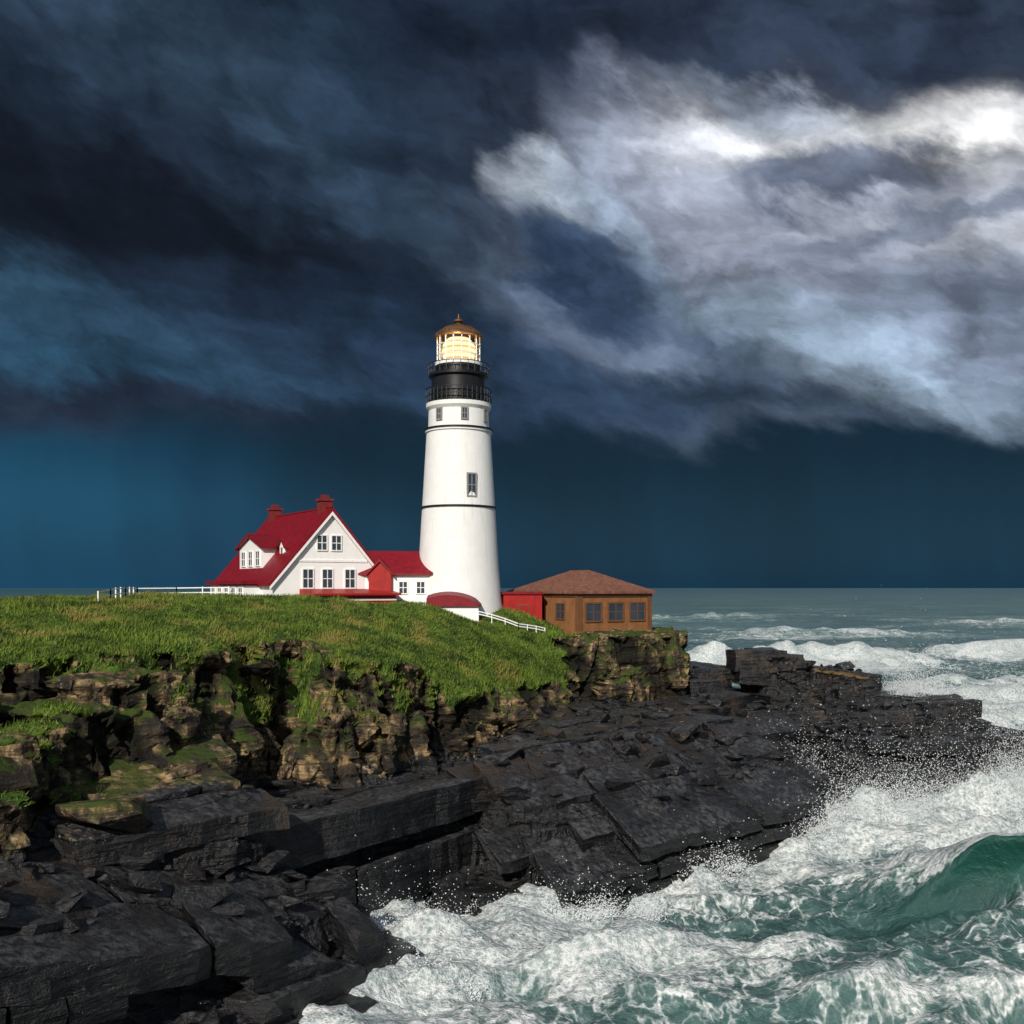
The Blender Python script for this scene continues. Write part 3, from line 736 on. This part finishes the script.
for i,aa_ in enumerate((-35,14,62)):
    towerwin('drum_window_%d'%i,math.radians(aa_),zz(418),.36,.8,rr(61))
# ------------------------------------------------------------------ keeper's house
def gable_house(e,W_,L_,zb,ze,za,wallm=hwhite,roofm=red,ov=.35,th=.22):
    h=W_/2
    prism('walls',[(-h,zb),(h,zb),(h,ze),(0,za),(-h,ze)],0,L_,wallm,e)
    sl=(za-ze)/h
    for s,nm in((-1,'roof_left'),(1,'roof_right')):
        x1=s*(h+ov);z1=ze-sl*ov
        pts=[(0,za+.02),(x1,z1+.02),(x1,z1+.02+th),(0,za+.02+th*1.5)]
        if s>0: pts=pts[::-1]
        prism(nm,pts,-ov,L_+ov,roofm,e)
    boxes('ridge_cap',[(-.09,.09,-ov-.02,L_+ov+.02,za+th*1.35,za+th*1.9)],roofm,e)
    for s,nm in((-1,'bargeboard_left'),(1,'bargeboard_right')):
        x1=s*(h+ov);z1=ze-sl*ov
        pts=[(0,za-.28),(x1,z1-.28),(x1,z1+.018),(0,za+.018)]
        if s>0: pts=pts[::-1]
        prism(nm,pts,-ov+.01,-ov+.07,trim,e)
al=math.radians(33)
hs=empty('keepers_house',(-14.2,78.4,15.2),al)
gable_house(hs,9.4,14.2,-1.2,1.25,6.7)
boxes('foundation',[(-4.75,4.75,-.05,14.25,-1.3,.15)],stone,hs)
for i,(cx,cz,w,h) in enumerate([(-.75,4.25,.75,1.1),(.45,4.25,.75,1.1),(-1.9,1.45,.8,1.4),(-.3,1.45,.8,1.4),(1.6,1.45,.8,1.4)]):
    window('gable_window_%d'%i,cx,cz,w,h,0,hs)
boxes('gable_belt',[(-3.1,3.1,-.06,.0,2.75,2.92)],trim,hs)
boxes('front_chimney',[(-.45,.45,.8,1.7,5.9,7.6),(-.55,.55,.7,1.8,7.6,7.8),(-.25,.25,1.0,1.5,7.8,8.1)],brick,hs)
boxes('rear_chimney',[(-.45,.45,12.2,13.1,5.9,7.6),(-.55,.55,12.1,13.2,7.6,7.8),(-.25,.25,12.4,12.9,7.8,8.1)],brick,hs)
dm=sub('dormer',hs,(-4.0,7.2,0),math.radians(-90))
prism('dormer_walls',[(-2.9,.6),(2.9,.6),(2.9,4.0),(0,4.9),(-2.9,4.0)],0,3.6,hwhite,dm)
for s in(-1,1):
    pts=[(0,4.92),(s*3.3,3.87),(s*3.3,4.07),(0,5.2)]
    prism('dormer_roof_%s'%('l' if s<0 else 'r'),pts if s<0 else pts[::-1],-.3,3.8,red,dm)
for i,cx in enumerate((-1.8,0,1.8)): window('dormer_window_%d'%i,cx,3.1,.9,1.1,0,dm)
boxes('porch_wall',[(-4.6,4.6,-2.0,-.6,-1.2,.9)],hwhite,dm)
prism('porch_roof',[(-4.9,1.0),(4.9,1.0),(4.9,1.3),(-4.9,1.3)],-2.3,-.3,red,dm)
for i,cx in enumerate((-3.6,-1.8,0,1.8,3.6)): window('porch_window_%d'%i,cx,.35,.9,.7,-2.0,dm)
ld=sub('small_dormer',hs,(-3.0,2.6,0),math.radians(-90))
prism('small_dormer_walls',[(-.6,2.6),(.6,2.6),(.6,4.0),(0,4.6),(-.6,4.0)],0,2.,hwhite,ld)
for s in(-1,1):
    pts=[(0,4.62),(s*.85,3.8),(s*.85,3.95),(0,4.8)]
    prism('small_dormer_roof_%d'%(s+1),pts if s<0 else pts[::-1],-.2,2.2,red,ld)
window('small_dormer_window',0,3.5,.5,.8,0,ld,mull=False)
fp=sub('front_porch',hs,(.6,-.1,0),0)
boxes('porch_front_wall',[(-2.9,3.9,-2.2,-.0,-1.5,.2)],redp,fp)
pymesh('front_porch_roof',[(-3.2,-2.6,.3),(4.2,-2.6,.3),(4.2,0.05,.65),(-3.2,.05,.65),(-3.2,-2.6,.15),(4.2,-2.6,.15),(4.2,.05,.15),(-3.2,.05,.15)],[(0,1,2,3),(7,6,5,4),(0,4,5,1),(1,5,6,2),(2,6,7,3),(3,7,4,0)],redp,fp)
boxes('porch_band',[(-2.95,3.95,-2.24,-2.202,-.25,-.1)],trim,fp)
cn=sub('connector',hs,(0,0,-.2),-al)
def cw(x,y,z): return (x+14.2,y-78.4,z-15.0)
x0,y0,_=cw(-12.4,80,0);x1,y1,_=cw(-6.4,84.5,0)
boxes('connector_walls',[(x0,x1,y0,y1,-1.6,2.1)],hwhite,cn)
ym=(y0+y1)/2
pymesh('connector_roof',[(x0-.3,y0-.35,1.95),(x1+.1,y0-.35,1.95),(x1+.1,ym,3.75),(x0-.3,ym,3.75),(x1+.1,y1+.35,1.95),(x0-.3,y1+.35,1.95),
  (x0-.3,y0-.35,2.1),(x1+.1,y0-.35,2.1),(x1+.1,ym,3.95),(x0-.3,ym,3.95),(x1+.1,y1+.35,2.1),(x0-.3,y1+.35,2.1)],
  [(0,1,2,3),(3,2,4,5),(6,9,8,7),(9,11,10,8),(0,6,7,1),(1,7,8,2),(2,8,10,4),(4,10,11,5),(5,11,9,3),(3,9,6,0)],red,cn)
cg=sub('cross_gable',cn,(x0+1.9,y0-.5,0),0)
prism('cross_gable_wall',[(-.9,-1.2),(.9,-1.2),(.9,2.1),(0,3.0),(-.9,2.1)],0,2,redp,cg)
for s in(-1,1):
    pts=[(0,3.02),(s*1.15,1.85),(s*1.15,2.02),(0,3.22)]
    prism('cross_roof_%d'%(s+1),pts if s<0 else pts[::-1],-.2,2.2,red,cg)
for i,cx in enumerate((x0+3.7,x0+5.1)): window('connector_window_%d'%i,cx,.95,.6,.9,y0,cn)
x0,y0,_=cw(-8.3,77.3,0);x1,y1,_=cw(-2.4,79.6,0)
boxes('wing_walls',[(x0+.2,x1-.2,y0,y1,-2.4,-.35)],hwhite,cn)
n=9;vs=[];fs=[]
for i in range(n+1):
    t=i/n;xx=x0+1.7+(x1-x0-1.7)*t;zt=-.42+.95*max(0.,math.sin(math.pi*min(1,.18+t*.82)))**.6
    vs+=[(xx,y0-.25,-.5),(xx,y0-.25,zt-.15),(xx,(y0+y1)/2,zt+.12),(xx,y1+.2,-.5)]
for i in range(n):
    a=i*4
    fs+=[(a,a+4,a+5,a+1),(a+1,a+5,a+6,a+2),(a+2,a+6,a+7,a+3)]
fs+=[(0,1,2,3),(n*4+3,n*4+2,n*4+1,n*4)]
pymesh('wing_roof',vs,fs,red,cn)
# ------------------------------------------------------------------ brown building
bb_=empty('brown_fog_signal_building',(5.35,80.3,12.2),math.radians(34))
Wd,Ld=7.7,9.6;hw=3.25
boxes('walls',[(0,Wd,0,Ld,-.8,hw)],brown,bb_)
o_=.35
zc=hw+2.0
pymesh('roof',[(-o_,-o_,hw),(Wd+o_,-o_,hw),(Wd+o_,Ld+o_,hw),(-o_,Ld+o_,hw),(-o_,-o_,hw+.18),(Wd+o_,-o_,hw+.18),(Wd+o_,Ld+o_,hw+.18),(-o_,Ld+o_,hw+.18),
 (Wd/2,Wd/2-.3,zc),(Wd/2,Ld-Wd/2+.3,zc)],[(0,3,2,1),(0,1,5,4),(1,2,6,5),(2,3,7,6),(3,0,4,7),(4,5,8),(5,6,9,8),(6,7,9),(7,4,8,9)],broof,bb_)
bt=paint('brown_trim',(.16,.07,.03),.2,.6)
for i,cx in enumerate((1.5,3.85,6.2)): 
    window('front_window_%d'%i,cx,1.75,1.5,1.35,0,bb_,fr=bt,t=.14)
boxes('plinth',[(-.06,Wd+.06,-.06,Ld+.06,-1.2,.25)],brown,bb_)
boxes('cornice',[(-.1,Wd+.1,-.1,Ld+.1,hw-.25,hw-.004)],bt,bb_)
boxes('corner_piers',[(-.08,.35,-.08,.35,.25,hw-.25),(Wd-.35,Wd+.08,-.08,.35,.25,hw-.25)],bt,bb_)
sd_=sub('left_side',bb_,(0,0,0),math.radians(-90))
for i,cx in enumerate((-2.4,-5.2)): window('side_window_%d'%i,cx,1.8,1.1,1.2,0,sd_,fr=bt)
rs_=empty('red_shed',(0.2,82.2,12.6),math.radians(8))
boxes('walls',[(-.9,2.3,0,3,-1.5,2.8)],redp,rs_)
boxes('roof',[(-1.05,2.45,-.15,3.15,2.8,3.0)],red,rs_)
boxes('door',[(.3,1.2,-.04,.02,.1,2.0)],bt,rs_)
boxes('door_panel',[(.38,1.12,-.06,-.042,.15,1.9)],redp,rs_)
# ------------------------------------------------------------------ fences
def fence(pts,h,sp,w_=.04):
    e=empty('fence',(0,0,0));P_=[];vs=[];fs=[]
    for (ax,ay),(bx,by) in zip(pts[:-1],pts[1:]):
        L=math.hypot(bx-ax,by-ay);n=max(1,int(L/sp))
        for i in range(n+1):
            t=i/n;x_=ax+(bx-ax)*t;y_=ay+(by-ay)*t;z_=float(topA(x_,y_))
            P_.append((x_-w_,x_+w_,y_-w_,y_+w_,z_-.4,z_+h))
            if i<n:
                t2=(i+1)/n;x2=ax+(bx-ax)*t2;y2=ay+(by-ay)*t2;z2=float(topA(x2,y2))
                for hz in (h*.9,h*.45):
                    o=len(vs)
                    for (xx,yy,zz_) in((x_,y_,z_),(x2,y2,z2)):
                        vs+=[(xx,yy-.02,zz_+hz-.04),(xx,yy+.02,zz_+hz-.04),(xx,yy+.02,zz_+hz+.04),(xx,yy-.02,zz_+hz+.04)]
                    fs+=[tuple(o+q for q in f_) for f_ in((0,1,5,4),(1,2,6,5),(2,3,7,6),(3,0,4,7))]
    boxes('posts',P_,trim,e);pymesh('rails',vs,fs,trim,e)
fence([(-26.9,65),(-27.3,68),(-28.6,74),(-29.6,79),(-27,80.5),(-22.5,79.5)],.85,1.6)
fence([(-2.6,77.2),(0.5,77.6),(2.6,79.2)],.45,.8,.03)
print('done')
